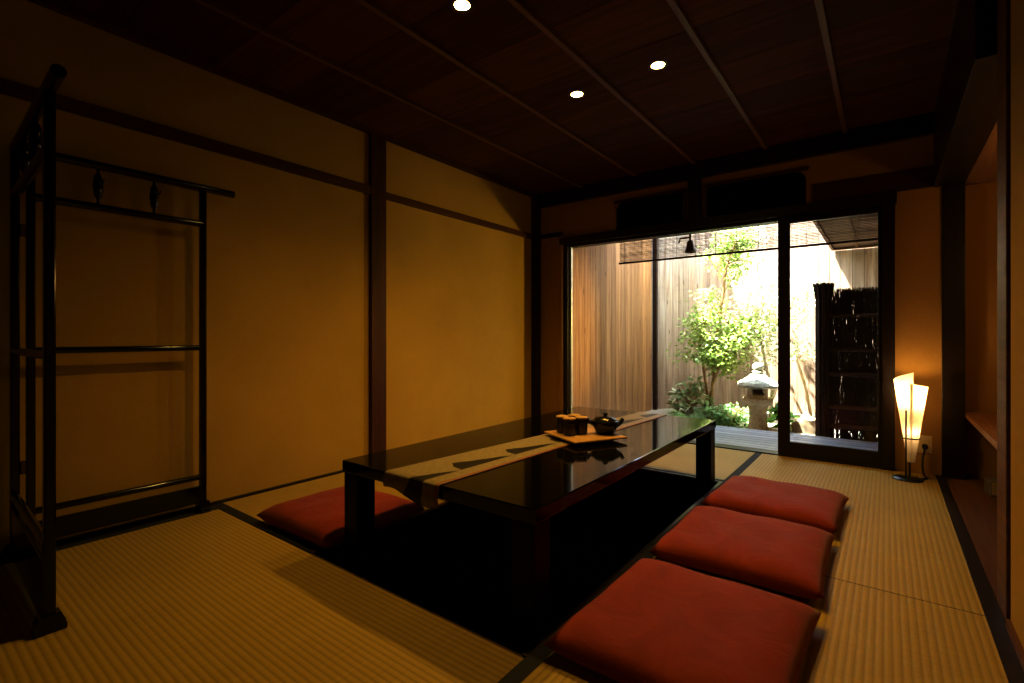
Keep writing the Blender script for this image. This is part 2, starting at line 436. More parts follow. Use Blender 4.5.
# window and sliding door to the garden
win = struct(empty('window_1', (-1.6, YB, 0)))
def wpart(name, x0, y0, z0, x1, y1, z1, mat, root, bev=.002):
    o = box(name, x0-root.location.x, y0-root.location.y, z0, x1-root.location.x, y1-root.location.y, z1, mat, root, bev)
    return o
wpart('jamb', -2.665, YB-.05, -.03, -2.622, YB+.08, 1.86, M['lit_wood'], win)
wpart('jamb', -2.622, YB-.02, -.03, -2.575, YB+.08, 1.86, M['black_wood'], win)
wpart('glazing_bead', -2.575, YB+.02, .01, -2.555, YB+.05, 1.86, M['alum'], win)
wpart('sill', -2.66, YB-.03, -.05, .06, YB+.10, .008, M['black_wood_x'], win)
wpart('head', -2.66, YB+.00, 1.835, .06, YB+.10, 1.90, M['black_wood_x'], win)
wpart('jamb', -.022, YB-.05, -.03, .05, YB+.08, 1.90, M['black_wood'], win)
wpart('pane', -2.56, YB+.036, .008, -.66, YB+.042, 1.84, M['glass'], win, 0)
dr = struct(empty('door_1', (-.35, YB, 0)))
wpart('stile', -.672, YB-.025, .008, -.592, YB+.012, 1.835, M['black_wood'], dr)
wpart('stile', -.045, YB-.025, .008, -.022, YB+.012, 1.835, M['black_wood'], dr)
wpart('rail', -.592, YB-.025, .008, -.045, YB+.012, .115, M['black_wood_x'], dr)
wpart('rail', -.592, YB-.025, 1.80, -.045, YB+.012, 1.835, M['black_wood_x'], dr)
wpart('pane', -.592, YB-.009, .115, -.045, YB-.004, 1.80, M['glass'], dr, 0)

# right side: alcove beyond a wall end
struct(box('wall_right', XR, YF-.1, -.12, XR+.13, 2.20, ZC+.05, M['plaster']))
struct(box('trim_14', XR-.003, 2.255, -.055, XR+.10, 2.42, ZC, M['alcove_wood'], bev=.004))
struct(box('trim_15', XR+.012, 2.20, -.055, XR+.10, 2.255, ZC, M['black_wood']))
struct(box('baseboard_right', XR-.012, YF, -.03, XR, 2.20, .03, M['alcove_wood']))
struct(box('trim_16', .255, 2.42, 1.925, .41, YB+.06, ZC, M['black_wood_x'], bev=.004))      # beam over the alcove
struct(box('trim_17', .295, YB-.02, -.05, .410, YB+.14, 1.925, M['black_wood'], bev=.004))    # corner post
struct(box('wall_alcove_back', .41, YB+.08, -.12, 1.40, YB+.16, 2.05, M['plaster_back']))
struct(box('wall_alcove_side', 1.25, 2.42, -.12, 1.40, YB+.08, 2.05, M['plaster_back']))
struct(box('wall_alcove_near', XR+.10, 2.30, -.12, 1.40, 2.42, 2.05, M['plaster_back']))
struct(box('ceiling_alcove', .41, 2.42, 1.925, 1.25, YB+.08, 2.0, M['alcove_ceiling']))
struct(box('floor_alcove', .308, 2.42, -.055, 1.25, YB+.08, -.004, M['alcove_wood']))
struct(box('trim_18', .263, YF, -.055, .308, YB, .003, M['black_wood_x']))                   # threshold strip
struct(box('trim_20', .41, YB+.072, .42, 1.25, YB+.08, 1.925, M['plaster_back']))
# front wall behind the camera
struct(box('wall_front', XL-.12, YF-.12, -.12, XR+.13, YF, ZC+.05, M['plaster']))

# ceiling: boards and battens
c = MB()
y = YF-.1
while y < YB+.06:
    y2 = min(y+.42, YB+.06)
    c.box(XL-.1, y, ZC, XR+.13, y2-.004, ZC+.03); y = y2
c.box(XL-.1, YF-.1, ZC+.03, 1.4, YB+.3, ZC+.06)
ceil = struct(c.build('ceiling', M['ceil_board']))
for x in (-2.40, -1.835, -1.305, -.752, -.236):
    box('batten', x-.014, YF, ZC-.022, x+.014, YB-.05, ZC, M['batten'], ceil, .002)

# ------------------------------------------------------------------ tatami mats
def mat(x0, y0, x1, y1, axis, label, bx=None, by=None, group='tatami mats'):
    """bx / by: list of border strips (x0,x1) along y or (y0,y1) along x"""
    root = empty('tatami_mat', ((x0+x1)/2, (y0+y1)/2, -.055), label=label, cat='tatami mat', group=group)
    inv = Matrix.Translation((-(x0+x1)/2, -(y0+y1)/2, .055))
    MB().box(x0, y0, -.055, x1, y1, 0).xform(inv).build('woven_surface', M['tatami_'+axis], root)
    for a, b in (bx or []):
        MB().box(a, y0, -.055, b, y1, .0012).xform(inv).build('border', M['mat_border'], root)
    for a, b, xa, xb in (by or []):
        MB().box(xa, a, -.055, xb, b, .0012).xform(inv).build('border', M['mat_border'], root)
mat(-2.855, -1.24, -.831, 1.150, 'x', 'large tatami mat in the left foreground under the clothes rack', bx=[(-2.945, -2.855)])  # border at the wall drawn wider, taking in the rack's shadow
mat(-2.945, 1.205, -1.975, 4.30, 'y', 'tatami mat along the left wall under the single visible cushion', by=[(1.153, 1.205, -2.945, -1.975)])
mat(-1.965, 3.355, -.832, 4.30, 'x', 'daylit tatami mat between the far end of the table and the window', by=[(3.322, 3.355, -1.965, -.832)])
mat(-.780, 2.252, .262, 4.30, 'y', 'tatami mat under the paper lamp and the two far cushions', bx=[(-.829, -.780)], by=[(2.2495, 2.2518, -.780, .262)])
mat(-.780, .35, .262, 2.249, 'y', 'tatami mat in the right foreground under the nearest cushion', bx=[(-.829, -.780)])
mat(-.780, -1.24, .262, .346, 'y', 'tatami mat beneath the viewpoint', bx=[(-.829, -.780)])

# ------------------------------------------------------------------ low table
TX0, TX1, TY0, TY1, TZ = -1.866, -.858, 1.245, 3.272, .396
tb = empty('low_table', ((TX0+TX1)/2, (TY0+TY1)/2, -.40), label='long low black lacquer table standing over the sunken floor pit', cat='table')
tw, tl = (TX1-TX0)/2, (TY1-TY0)/2
TH = TZ+.40
MB().box(-tw, -tl, TH-.048, tw, tl, TH).bevel(.004, 2).build('tabletop', M['lacquer'], tb)
for sx in (-1, 1):
    for sy in (-1, 1):
        cx, cy = sx*(tw-.052), sy*(tl-.052)
        MB().box(cx-.046, cy-.046, .0, cx+.046, cy+.046, TH-.048).bevel(.003, 1).build('leg', M['leg_lacquer'], tb)

# cloth runner lying along the table, ends hanging over
def runner():
    m = MB(); bm = m.bm
    uvl = bm.loops.layers.uv.new('UVMap')
    path = []                       # (s along, y, z)
    zt = TZ+.0025
    y0, y1 = TY0, TY1
    for k in range(8): path.append((y0-.010-.004*math.sin(k*.6), zt-.075+.009*k))
    for a in (0, .5, 1): path.append((y0-.008+.012*a, zt-.006+.006*a))
    n = 60
    for k in range(1, n): path.append((y0+(y1-y0)*k/n, zt))
    for a in (0, .5, 1): path.append((y1-.004+.012*a, zt-.006*a))
    for k in range(1, 12): path.append((y1+.010+.004*math.sin(k*.7), zt-.006-.024*k))
    rows = []; s = 0; prev = None
    nu = 16
    for (y, z) in path:
        if prev: s += math.dist((y, z), prev)
        prev = (y, z)
        t = (y-y0)/(y1-y0)
        xl = -1.570 + t*(-1.365+1.570); xr = -1.268 + t*(-1.175+1.268)
        row = []
        for i in range(nu+1):
            u = i/nu
            hang = max(0, zt-z)
            v = bm.verts.new((xl+(xr-xl)*u, y+math.copysign(hang*.05*math.sin(u*9), 1), z + (hang*.25*math.sin(u*5+1) if hang > .01 and y < 2 else 0)))
            row.append((v, u, s))
        rows.append(row)
    for a, b in zip(rows, rows[1:]):
        for i in range(nu):
            q = (a[i], a[i+1], b[i+1], b[i])
            fc = bm.faces.new([k[0] for k in q]); fc.smooth = True
            for lp, k in zip(fc.loops, q): lp[uvl].uv = (k[1], k[2])
    o = m.build('table_runner', M['runner'], None)
    md = o.modifiers.new('thick', 'SOLIDIFY'); md.thickness = .002; md.offset = 0
    tag(o, 'beige and black woven cloth runner lying along the black table', 'table runner')
runner()

# tray with tea things
TRZ = TZ+.004
ta = math.atan2(-.14, .27)
tray = empty('serving_tray', (-1.247, 2.262, TRZ), ta, 'square wooden tray holding cups and a teapot on the table', 'tray')
MB().box(-.155, -.155, .012, .155, .155, .022).bevel(.004, 2).build('tray_board', M['tray'], tray)
fr = MB()
for s in (-1, 1): fr.box(s*.10-.012, -.12, 0, s*.10+.012, .12, .013)
fr.build('tray_foot', M['cup'], tray)
TT = TRZ+.022
def cup_proto():
    root = empty('tea_cup')
    MB().lathe([(.026, 0), (.034, .002), (.0365, .012), (.037, .05), (.0372, .078), (.035, .080)], n=28).build('cup_body', M['cup'], root, smooth=.7)
    MB().lathe([(.036, .079), (.039, .081), (.0385, .086), (.030, .089), (0, .090)], n=28).build('lid', M['cup_top'], root, smooth=.6)
    MB().lathe([(.0374, .055), (.0382, .056), (.0382, .060), (.0374, .061)], n=28, close=False).build('band', M['pot'], root, smooth=True)
    return root
cp = cup_proto()
CUPS = [(-1.318, 2.262, 'dark tea cup with tan lid, nearest of the four on the tray'),
        (-1.385, 2.298, 'dark tea cup with tan lid, leftmost of the four on the tray'),
        (-1.282, 2.334, 'dark tea cup with tan lid beside the teapot on the tray'),
        (-1.349, 2.372, 'dark tea cup with tan lid, furthest back on the tray')]
for i, (x, y, lb) in enumerate(CUPS):
    o = cp if i == 0 else copy_tree(cp)
    o.location = ((x+1.333)*.92-1.306, (y-2.317)*.92+2.236, TT); o.scale = (.86, .86, 1.02); tag(o, lb, 'cup', 'lidded tea cups on the tray')
pot = empty('teapot', (-1.165, 2.336, TT), math.radians(37), 'black teapot with knobbed lid at the right end of the tray', 'teapot')
MB().lathe([(.040, 0), (.044, .004), (.050, .012), (.066, .040), (.073, .058), (.071, .068), (.056, .074)], n=36).build('pot_body', M['pot'], pot, smooth=.7)
lidp = MB().lathe([(.055, .073), (.058, .076), (.050, .083), (.030, .089), (.012, .091)], n=32).build('lid', M['pot'], pot, smooth=.7)
MB().lathe([(.008, .089), (.008, .095), (.014, .099), (.013, .106), (0, .109)], n=20).build('knob', M['pot'], lidp, smooth=.7)
MB().tube([(.055, 0, .045), (.080, 0, .058), (.092, 0, .078)], [.016, .012, .009], 14).build('spout', M['pot'], pot, smooth=.8)
MB().tube([(-.062, .0, .052), (-.085, 0, .062), (-.098, 0, .078)], [.012, .010, .013], 14).build('handle', M['pot'], pot, smooth=.8)

# ------------------------------------------------------------------ floor cushions
def cushion_mesh():
    m = MB(); bm = m.bm; n = 36
    rnd = random.Random(3)
    def pt(i, j, side):
        u = -1+2*i/n; v = -1+2*j/n
        # outline a little concave between pinched corners
        ex = .305*(u*(1-.035*(1-v*v))); ey = .305*(v*(1-.035*(1-u*u)))
        f = max(0, (1-abs(u)**5)*(1-abs(v)**5))**.42
        wr = .004*math.sin(7*u+3*v)*math.sin(5*v-2*u)*f
        if side > 0: z = .042+.058*f+wr - .006*(u*u+v*v)*0
        else: z = max(.0, .042-.05*f)
        return (ex, ey, z)
    top = {}
    for i in range(n+1):
        for j in range(n+1): top[i, j] = bm.verts.new(pt(i, j, 1))
    bot = {}
    for i in range(n+1):
        for j in range(n+1):
            bot[i, j] = top[i, j] if i in (0, n) or j in (0, n) else bm.verts.new(pt(i, j, -1))
    for i in range(n):
        for j in range(n):
            bm.faces.new((top[i, j], top[i+1, j], top[i+1, j+1], top[i, j+1]))
            bm.faces.new((bot[i, j], bot[i, j+1], bot[i+1, j+1], bot[i+1, j]))
    return m
cu = cushion_mesh().build('floor_cushion', M['cushion'], None, smooth=True)
CUSH = [(-.475, 1.515, 1.0, 1.12, -1, 'rust red floor cushion nearest the viewer right of the table'),
        (-.478, 2.272, 1.0, 1.05, 1.0, 'rust red floor cushion in the middle of the row of three'),
        (-.472, 2.965, 1.0, .97, -1.5, 'rust red floor cushion nearest the window in the row of three'),
        (-2.178, 1.455, 1.0, .92, .5, 'rust red floor cushion left of the table behind the black leg'),
        (-2.20, 2.28, 1.0, 1.0, 0, 'rust red floor cushion mostly hidden beyond the table on the left')]
for i, (x, y, sx, sy, rz, lb) in enumerate(CUSH):
    o = cu if i == 0 else cu.copy()
    if i: COL.objects.link(o)
    o.location = (x, y, .001); o.scale = (sx, sy, 1.0); o.rotation_euler = (0, 0, math.radians(rz))
    tag(o, lb, 'cushion', 'rust red floor cushions around the table')

# ------------------------------------------------------------------ folding kimono rack
rk = empty('kimono_rack', (-2.86, .42, 0), label='tall black lacquered folding kimono rack standing against the left wall', cat='clothes rack')
RX, RY = -2.86, .42
def rpost(x, y, ztop, r=.0145):
    m = MB(); m.box(x-r-RX, y-r-RY, .03, x+r-RX, y+r-RY, ztop); m.bevel(.005, 2)
    m.build('post', M['rack_lacquer'], rk)
def rfoot(x, y, along):
    m = MB(); l = .040
    prof = [(-l, 0), (l, 0), (l, .018), (l*.8, .030), (.026, .058), (-.026, .058), (-l*.8, .030), (-l, .018)]
    a = []; b = []
    for s, z in prof:
        if along == 'y': a.append((x-.024-RX, y+s-RY, z)); b.append((x+.024-RX, y+s-RY, z))
        else: a.append((x+s-RX, y-.024-RY, z)); b.append((x+s-RX, y+.024-RY, z))
    A = [m.bm.verts.new(p) for p in a]; B = [m.bm.verts.new(p) for p in b]
    m.bm.faces.new(A); m.bm.faces.new(list(reversed(B)))
    for i in range(len(A)): m.bm.faces.new((A[i], A[(i+1) % len(A)], B[(i+1) % len(A)], B[i]))
    m.bevel(.004, 2).build('foot', M['rack_lacquer'], rk)
ZT, Z2, ZM, ZL = 1.714, 1.522, .868, .185
# panel against the wall (runs along y), panel towards the room (runs along x)
PA = [(-2.885, .425), (-2.885, 1.085)]
PB = [(-2.905, .380), (-2.100, .352)]
for x, y in PA: rpost(x, y, ZT); rfoot(x, y, 'x') if y > 1 else None
for x, y in PB: rpost(x, y, ZT)
rfoot(-2.100, .352, 'y'); rfoot(-2.905, .380, 'y')
def rrail(p0, p1, z, r=.014, ov0=0.0, ov1=0.0, sq=False):
    a = Vector((*p0, z)); b = Vector((*p1, z)); d = (b-a).normalized()
    a = a-d*ov0; b = b+d*ov1
    o = Vector((RX, RY, 0))
    MB().tube([a-o, b-o], r, 12).build('rail', M['rack_lacquer'], rk, smooth=.9)
def rboard(p0, p1, z0, z1, th=.012):
    a = Vector((*p0, 0)); b = Vector((*p1, 0)); d = (b-a).normalized(); n = Vector((-d.y, d.x, 0))*th
    o = Vector((RX, RY, 0)); m = MB()
    q = [a-n-o, b-n-o, b+n-o, a+n-o]
    lo = [m.bm.verts.new((p.x, p.y, z0)) for p in q]; hi = [m.bm.verts.new((p.x, p.y, z1)) for p in q]
    m.bm.faces.new(lo); m.bm.faces.new(hi)
    for i in range(4): m.bm.faces.new((lo[i], lo[(i+1) % 4], hi[(i+1) % 4], hi[i]))
    m.bevel(.003, 1).build('base_board', M['rack_lacquer'], rk)
for (p0, p1) in (PA, PB):
    rrail(p0, p1, ZT, .019, .0 if p0 == PB[0] else .0, .155)
    rrail(p0, p1, Z2, .017); rrail(p0, p1, ZM, .0145); rrail(p0, p1, ZL if p0 == PA[0] else ZL+.075, .0145)
    rboard(p0, p1, *((.05, .138) if p0 == PA[0] else (.012, .215)))
    a, b = Vector((*p0, 0)), Vector((*p1, 0)); o = Vector((RX, RY, 0)); d = (b-a).normalized()
    for t in (.34, .67):
        q = a+(b-a)*t-o
        sp = MB().lathe([(.006, Z2+.01), (.006, Z2+.035), (.015, Z2+.05), (.020, (Z2+ZT)/2), (.015, ZT-.05), (.006, ZT-.035), (.006, ZT-.01)], (q.x, q.y, 0), 14).build('spindle', M['rack_lacquer'], rk, smooth=.9)
        nn = Vector((d.y, -d.x, 0)) if p0 == PA[0] else Vector((0, 1, 0))
        z = (Z2+ZT)/2
        if p0 == PA[0]: MB().tube([q+Vector((0, 0, z)), q+nn*.03+Vector((0, 0, z-.004)), q+nn*.075+Vector((0, 0, z+.004)), q+nn*.09+Vector((0, 0, z+.014))], .0035, 8).build('peg', M['rack_lacquer'], sp, smooth=True)
for z in (.35, 1.35):
    box('hinge', -2.915-RX, .395-RY, z, -2.875-RX, .42-RY, z+.05, M['bronze'], rk, .002)

# ------------------------------------------------------------------ paper lamp, outlet, cord
lx, ly = .112, 4.10
lamp = empty('floor_lamp', (lx, ly, 0), label='small floor lamp of rolled white paper on a black stand by the window frame', cat='lamp')
MB().lathe([(.082, 0), (.083, .004), (.078, .010), (.045, .016), (.012, .020), (0, .021)], n=40).build('base', M['metal_black'], lamp, smooth=.7)
MB().tube([(-.010, -.058, .010), (-.010, -.058, .24), (-.010, -.075, .455)], .0045, 8).build('rod', M['metal_black'], lamp, smooth=True)
# ring that grips the paper
rg = MB(); rg.tube([(.012+.050*math.cos(2*PI*k/28), .050*math.sin(2*PI*k/28), .27) for k in range(29)], .004, 6, cap=False); rg.build('ring', M['metal_black'], lamp, smooth=True)
# rolled cone of paper with two overlapping peaks
def shade():
    m = MB(); bm = m.bm; n = 60; rows = 14
    # angle runs past a full turn: the sheet overlaps itself
    a0, a1 = math.radians(-97), math.radians(-97+372)
    def rim(t):
        pts = [(0, .628), (.22, .605), (.5, .600), (.74, .640), (1, .700)]
        for (p, q), (p2, q2) in zip(pts, pts[1:]):
            if t <= p2: return q+(q2-q)*(t-p)/(p2-p)
        return .7
    grid = []
    for i in range(n+1):
        t = i/n; a = a0+(a1-a0)*t
        zt = rim(t)
        col = []
        for j in range(rows+1):
            z = .115+(zt-.115)*j/rows
            r = .020+(z-.115)*.130
            r *= (1.0 + .04*t)
            col.append(bm.verts.new((.018+r*math.cos(a), r*math.sin(a), z)))
        grid.append(col)
    for a, b in zip(grid, grid[1:]):
        for j in range(rows): bm.faces.new((a[j], b[j], b[j+1], a[j+1]))
    o = m.build('paper_shade', M['paper'], lamp, smooth=True)
shade()
MB().lathe([(.003, 0), (.014, .01), (.020, .03), (.016, .05), (.010, .06), (0, .062)], (.014, 0, .49), 16).build('bulb', M['bulb'], lamp, smooth=True)
MB().tube([(.010, 0, .018), (.014, 0, .49)], .005, 8).build('lamp_stem', M['metal_black'], lamp, smooth=True)
cd = MB().tube([(.075, .015, .008), (.10, .05, .010), (.085, .10, .02), (.080, .15, .06), (.083, .18, .11), (.092, .195, .155), (.096, .205, .185)], .006, 8).build('cord', M['rubber'], lamp, smooth=True)
MB().tube([(.096, .185, .187), (.096, .228, .187)], .017, 12).build('plug', M['rubber'], cd, smooth=.8)
ot = empty('wall_outlet', (.205, YB, .14), label='ivory wall outlet plate behind the paper lamp', cat='outlet')
MB().box(-.042, -.009, 0, .042, 0, .118).bevel(.003, 2).build('cover_plate', M['outlet'], ot)
MB().box(-.020, -.011, .026, .020, -.008, .092).bevel(.002, 1).build('socket', M['outlet'], ot)

# alcove shelf and the small device under it
sh = box('alcove_shelf', .41, 2.42, .40, 1.25, YB+.072, .432, M['shelf_wood'], None, .003)
tag(sh, 'brown wooden shelf board fixed low in the right hand alcove', 'shelf')
dv = empty('small_box', (.525, 4.0, -.004), math.radians(8), 'small grey box with pale front under the alcove shelf', 'box')
MB().box(-.05, -.04, 0, .06, .06, .092).bevel(.006, 2).build('casing', M['device'], dv)
MB().box(-.042, -.043, .012, .052, -.039, .084).bevel(.001, 1).build('front_panel', M['device_face'], dv)

# ------------------------------------------------------------------ downlights
WARM = (1.0, .60, .115)
def spot(name, loc, target, energy, ang, blend, rad=.03, col=WARM):
    d = bpy.data.lights.new(name, 'SPOT'); d.energy = energy; d.color = col; d.spot_size = math.radians(ang); d.spot_blend = blend; d.shadow_soft_size = rad
    o = bpy.data.objects.new(name, d); o.location = loc
    o.rotation_euler = (Vector(target)-Vector(loc)).to_track_quat('-Z', 'Y').to_euler()
    return link(o)
DL = [(-1.519, 1.627, 'lit round ceiling downlight at the top edge of the view, nearest the viewer'),
      (-1.515, 2.654, 'lit round ceiling downlight, left of the pair further back'),
      (-.998, 2.639, 'lit round ceiling downlight, rightmost of the three')]
dl0 = empty('downlight', (0, 0, ZC))
MB().lathe([(.035, 0), (.052, -.001), (.053, -.004), (.046, -.006), (.036, -.003)], n=32, close=False).build('trim_ring', M['metal_black'], dl0, smooth=.8)
MB().lathe([(.036, -.0015), (.026, -.004), (0, -.005)], n=32).build('lens', M['downlight_lens'], dl0, smooth=True)
for i, (x, y, lb) in enumerate(DL):
    o = dl0 if i == 0 else copy_tree(dl0)
    o.location = (x, y, ZC); tag(o, lb, 'ceiling light', 'ceiling downlights')
    spot('downlight_beam', (x, y, ZC-.02), (x, y, 0), 84, 136, 1.0)
# an added unseen light beside the brushwood screen shines in through the window onto the left wall
spot('added_window_beam', (-.306, 5.476, 1.14), (-2.97, 3.55, .95), 250, 60, .85, .06, (1.0, .68, .12))

lp = bpy.data.lights.new('lamp_glow', 'POINT'); lp.energy = 5.5; lp.color = (1.0, .68, .30); lp.shadow_soft_size = .022
lpo = bpy.data.objects.new('lamp_glow', lp); lpo.location = (lx+.016, ly, .565); link(lpo)
lp2 = bpy.data.lights.new('lamp_glow', 'POINT'); lp2.energy = .55; lp2.color = (1.0, .66, .32); lp2.shadow_soft_size = .015  # extra light added to brighten the lower half of the shade
lpo2 = bpy.data.objects.new('lamp_glow', lp2); lpo2.location = (lx+.018, ly-.012, .32); link(lpo2)

al = bpy.data.lights.new('alcove_fill', 'POINT'); al.energy = 8; al.color = (1.0, .56, .16); al.shadow_soft_size = .06  # unseen fill light, added to brighten the alcove and its back wall
alo = bpy.data.objects.new('alcove_fill', al); alo.location = (.92, 3.2, 1.45); link(alo)

# ------------------------------------------------------------------ garden
GZ = -.10
gm = MB(); gm.box(-3.2, YB+.06, -.35, 1.6, 8.2, GZ)
struct(gm.build('ground', M['ground']))
# deck along the window
dk = MB(); y = YB+.105
while y < 5.46:
    dk.box(-2.58, y, -.05, 1.2, y+.092, -.02); y += .104
struct(dk.build('deck', M['deck']))
# board fences
def fence(name, a, b, h, mat, label, bw=.105, th=.02):
    a = Vector(a); b = Vector(b); d = b-a; ln = d.length; d.normalize()
    root = empty(name, (a.x, a.y, GZ), math.atan2(d.y, d.x), label, 'fence')
    m = MB(); x = 0; rnd = random.Random(int(ln*100))
    while x < ln-.001:
        w = min(bw*rnd.uniform(.9, 1.1), ln-x)
        m.box(x+.002, 0, 0, x+w-.002, th+rnd.uniform(-.002, .003), h); x += w
    m.build('fence_boards', mat, root)
    m = MB(); m.box(0, th+.004, 0, ln, th+.03, h); m.build('backing', M['black_wood'], root)
    return root
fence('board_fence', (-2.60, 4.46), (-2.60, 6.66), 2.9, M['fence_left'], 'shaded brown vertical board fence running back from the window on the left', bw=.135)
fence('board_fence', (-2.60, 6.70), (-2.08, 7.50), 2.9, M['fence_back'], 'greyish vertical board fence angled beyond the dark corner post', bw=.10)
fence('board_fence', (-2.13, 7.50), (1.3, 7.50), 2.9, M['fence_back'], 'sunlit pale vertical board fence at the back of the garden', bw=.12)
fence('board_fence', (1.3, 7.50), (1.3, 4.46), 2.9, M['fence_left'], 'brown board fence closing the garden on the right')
cpst = empty('corner_post', (-2.575, 6.66, GZ), label='dark slim corner post with pale edge where the left fence turns', cat='post')
MB().box(-.02, 0, 0, .035, .05, 2.9).build('post', M['black_wood'], cpst)
MB().box(-.045, -.02, 0, -.02, .03, 2.9).build('edge_strip', M['alum'], cpst)

# house eave over the deck, lean-to roof on the right with reed soffit
ev = MB(); ev.box(-3.2, YB+.06, 2.22, 1.5, 5.45, 2.30); struct(ev.build('roof_eave', M['roof']))
ow = MB(); ow.box(-3.3, YB+.0605, 2.0, 1.5, YB+.14, 3.2); struct(ow.build('wall_outside', M['roof']))
lt = empty('lean_to_roof', (0, 6.4, 2.05), label='small lean-to roof with dark reed underside above the right corner of the garden', cat='roof')
m = MB(); y = -1.02
while y < 1.05:
    m.box(-.53, y, .0, 1.25, y+.022, .012+random.uniform(0, .006)); y += .026
m.build('reed_soffit', M['soffit'], lt)
m = MB(); m.box(-.53, -1.05, .02, 1.25, 1.08, .06); m.build('roof_deck', M['roof'], lt)
m = MB()
m.box(-.555, -1.06, -.03, -.525, 1.08, .06); m.box(-.53, 1.04, -.03, 1.25, 1.075, .06)
m.build('edge_beam', M['rail'], lt)
for x in (-.30, .15, .6):
    box('rafter', x, -1.02, -.02, x+.03, 1.04, 0, M['rail'], lt)

# hanging reed blind
bl = empty('reed_blind', (-1.0, 4.75, 1.68), label='hanging brown reed blind across the top of the garden window', cat='blind')
m = MB(); z = .01
while z < .54:
    m.tube([(-1.205, random.uniform(-.002, .002), z), (0, random.uniform(-.003, .003), z+random.uniform(-.002, .002)), (1.4, random.uniform(-.002, .002), z)], random.uniform(.0026, .0040), 5); z += .0122
m.build('reeds', M['reed'], bl)
m = MB(); m.box(-1.21, -.008, -.006, 1.41, .008, .012); m.build('hem_bar', M['twig'], bl)
m = MB()
for k in range(15):
    x = -1.15+k*.18; m.box(x-.0012, -.005, 0, x+.0012, .005, .54)
m.build('cord', M['reed'], bl)
# wall spotlight hanging under the eave
hl = empty('garden_lamp', (-1.545, 4.95, 2.22), label='small bronze bracket lamp hanging under the eave behind the blind', cat='lamp')
MB().tube([(0, 0, 0), (0, 0, -.36)], .010, 10).build('stem', M['bronze'], hl, smooth=True)
MB().tube([(0, 0, -.31), (-.10, 0, -.31), (-.11, 0, -.36)], .009, 10).build('arm', M['bronze'], hl, smooth=True)
MB().lathe([(.022, -.345), (.030, -.36), (.036, -.41), (.056, -.46), (.050, -.46), (.03, -.41), (0, -.40)], n=24).build('lamp_head', M['bronze'], hl, smooth=.7)

# stone lantern
ln = empty('stone_lantern', (-1.125, 5.97, GZ), math.radians(10.7), 'small pale stone garden lantern with broad roof', 'lantern')
o = 0.0
MB().lathe([(.125, 0), (.118, .02), (.105, .08), (.098, .16), (.105, .24), (.118, .265)], n=6, phase=PI/6).bevel(.006, 2).build('shaft', M['stone'], ln, smooth=.5)
MB().lathe([(.11, .262), (.165, .305), (.170, .345), (.15, .352)], n=6, phase=PI/6).bevel(.006, 2).build('platform', M['stone'], ln, smooth=.5)
fb = MB()
w = .074
for sx in (-1, 1):
    for sy in (-1, 1): fb.box(sx*w-.022, sy*w-.022, .35, sx*w+.022, sy*w+.022, .475)
for z0, z1 in ((.35, .38), (.452, .478)): fb.box(-w-.02, -w-.02, z0, w+.02, w+.02, z1)
fb.box(-w-.01, w-.01, .36, w+.01, w+.015, .47)
for a in ((-w-.015, -w, -w+.01, w), ):
    fb.box(a[0], a[1], .38, a[2], a[3], .452); fb.box(-a[2], a[1], .38, -a[0], a[3], .452)
fb.build('fire_box', M['stone'], ln)
rf = MB().lathe([(.10, .475), (.225, .472), (.240, .490), (.205, .525), (.12, .575), (.055, .615), (.04, .625)], n=6, phase=PI/6)
bmesh.ops.subdivide_edges(rf.bm, edges=rf.bm.edges[:], cuts=2, use_grid_fill=True)
for v in rf.bm.verts:
    v.co += Vector((random.uniform(-.007, .007), random.uniform(-.007, .007), random.uniform(-.007, .007)))
rf.build('lantern_roof', M['mossy'], ln, smooth=True)
MB().lathe([(.050, .62), (.060, .635), (.045, .655), (.060, .68), (.055, .71), (.025, .735), (0, .742)], n=16).build('finial', M['mossy'], ln, smooth=.9)

# rocks
def rock(name, loc, s, label, seed, mat='rock'):
    r = random.Random(seed); m = MB()
    bmesh.ops.create_icosphere(m.bm, subdivisions=3, radius=1)
    ph = [(Vector((r.uniform(-1, 1), r.uniform(-1, 1), r.uniform(-1, 1))).normalized(), r.uniform(.55, .95)) for _ in range(9)]
    for v in m.bm.verts:
        for d, h in ph:
            k = v.co.dot(d)
            if k > h: v.co -= d*(k-h)
        v.co *= 1+r.uniform(-.012, .012)
        v.co = Vector((v.co.x*s[0], v.co.y*s[1], max(-.6, v.co.z)*s[2]))
    o = m.build(name, M[mat], None, smooth=.5, loc=loc)
    return tag(o, label, 'rock')
rock('garden_rock', (-.655, 6.05, GZ+.06), (.165, .14, .13), 'mottled brown garden rock in front of the back fence seen through the door', 4)
rock('garden_rock', (-.955, 5.83, GZ+.02), (.10, .07, .05), 'low dark stone at the right foot of the stone lantern', 11)

# bamboo pole leaning
bp = MB().tube([(-.72, 7.0, GZ), (-.80, 7.1, .30), (-.97, 7.30, .82)], .016, 10).build('bamboo_pole', M['bamboo'], None, smooth=True)
tag(bp, 'thin pale bamboo pole leaning diagonally by the back fence', 'pole')

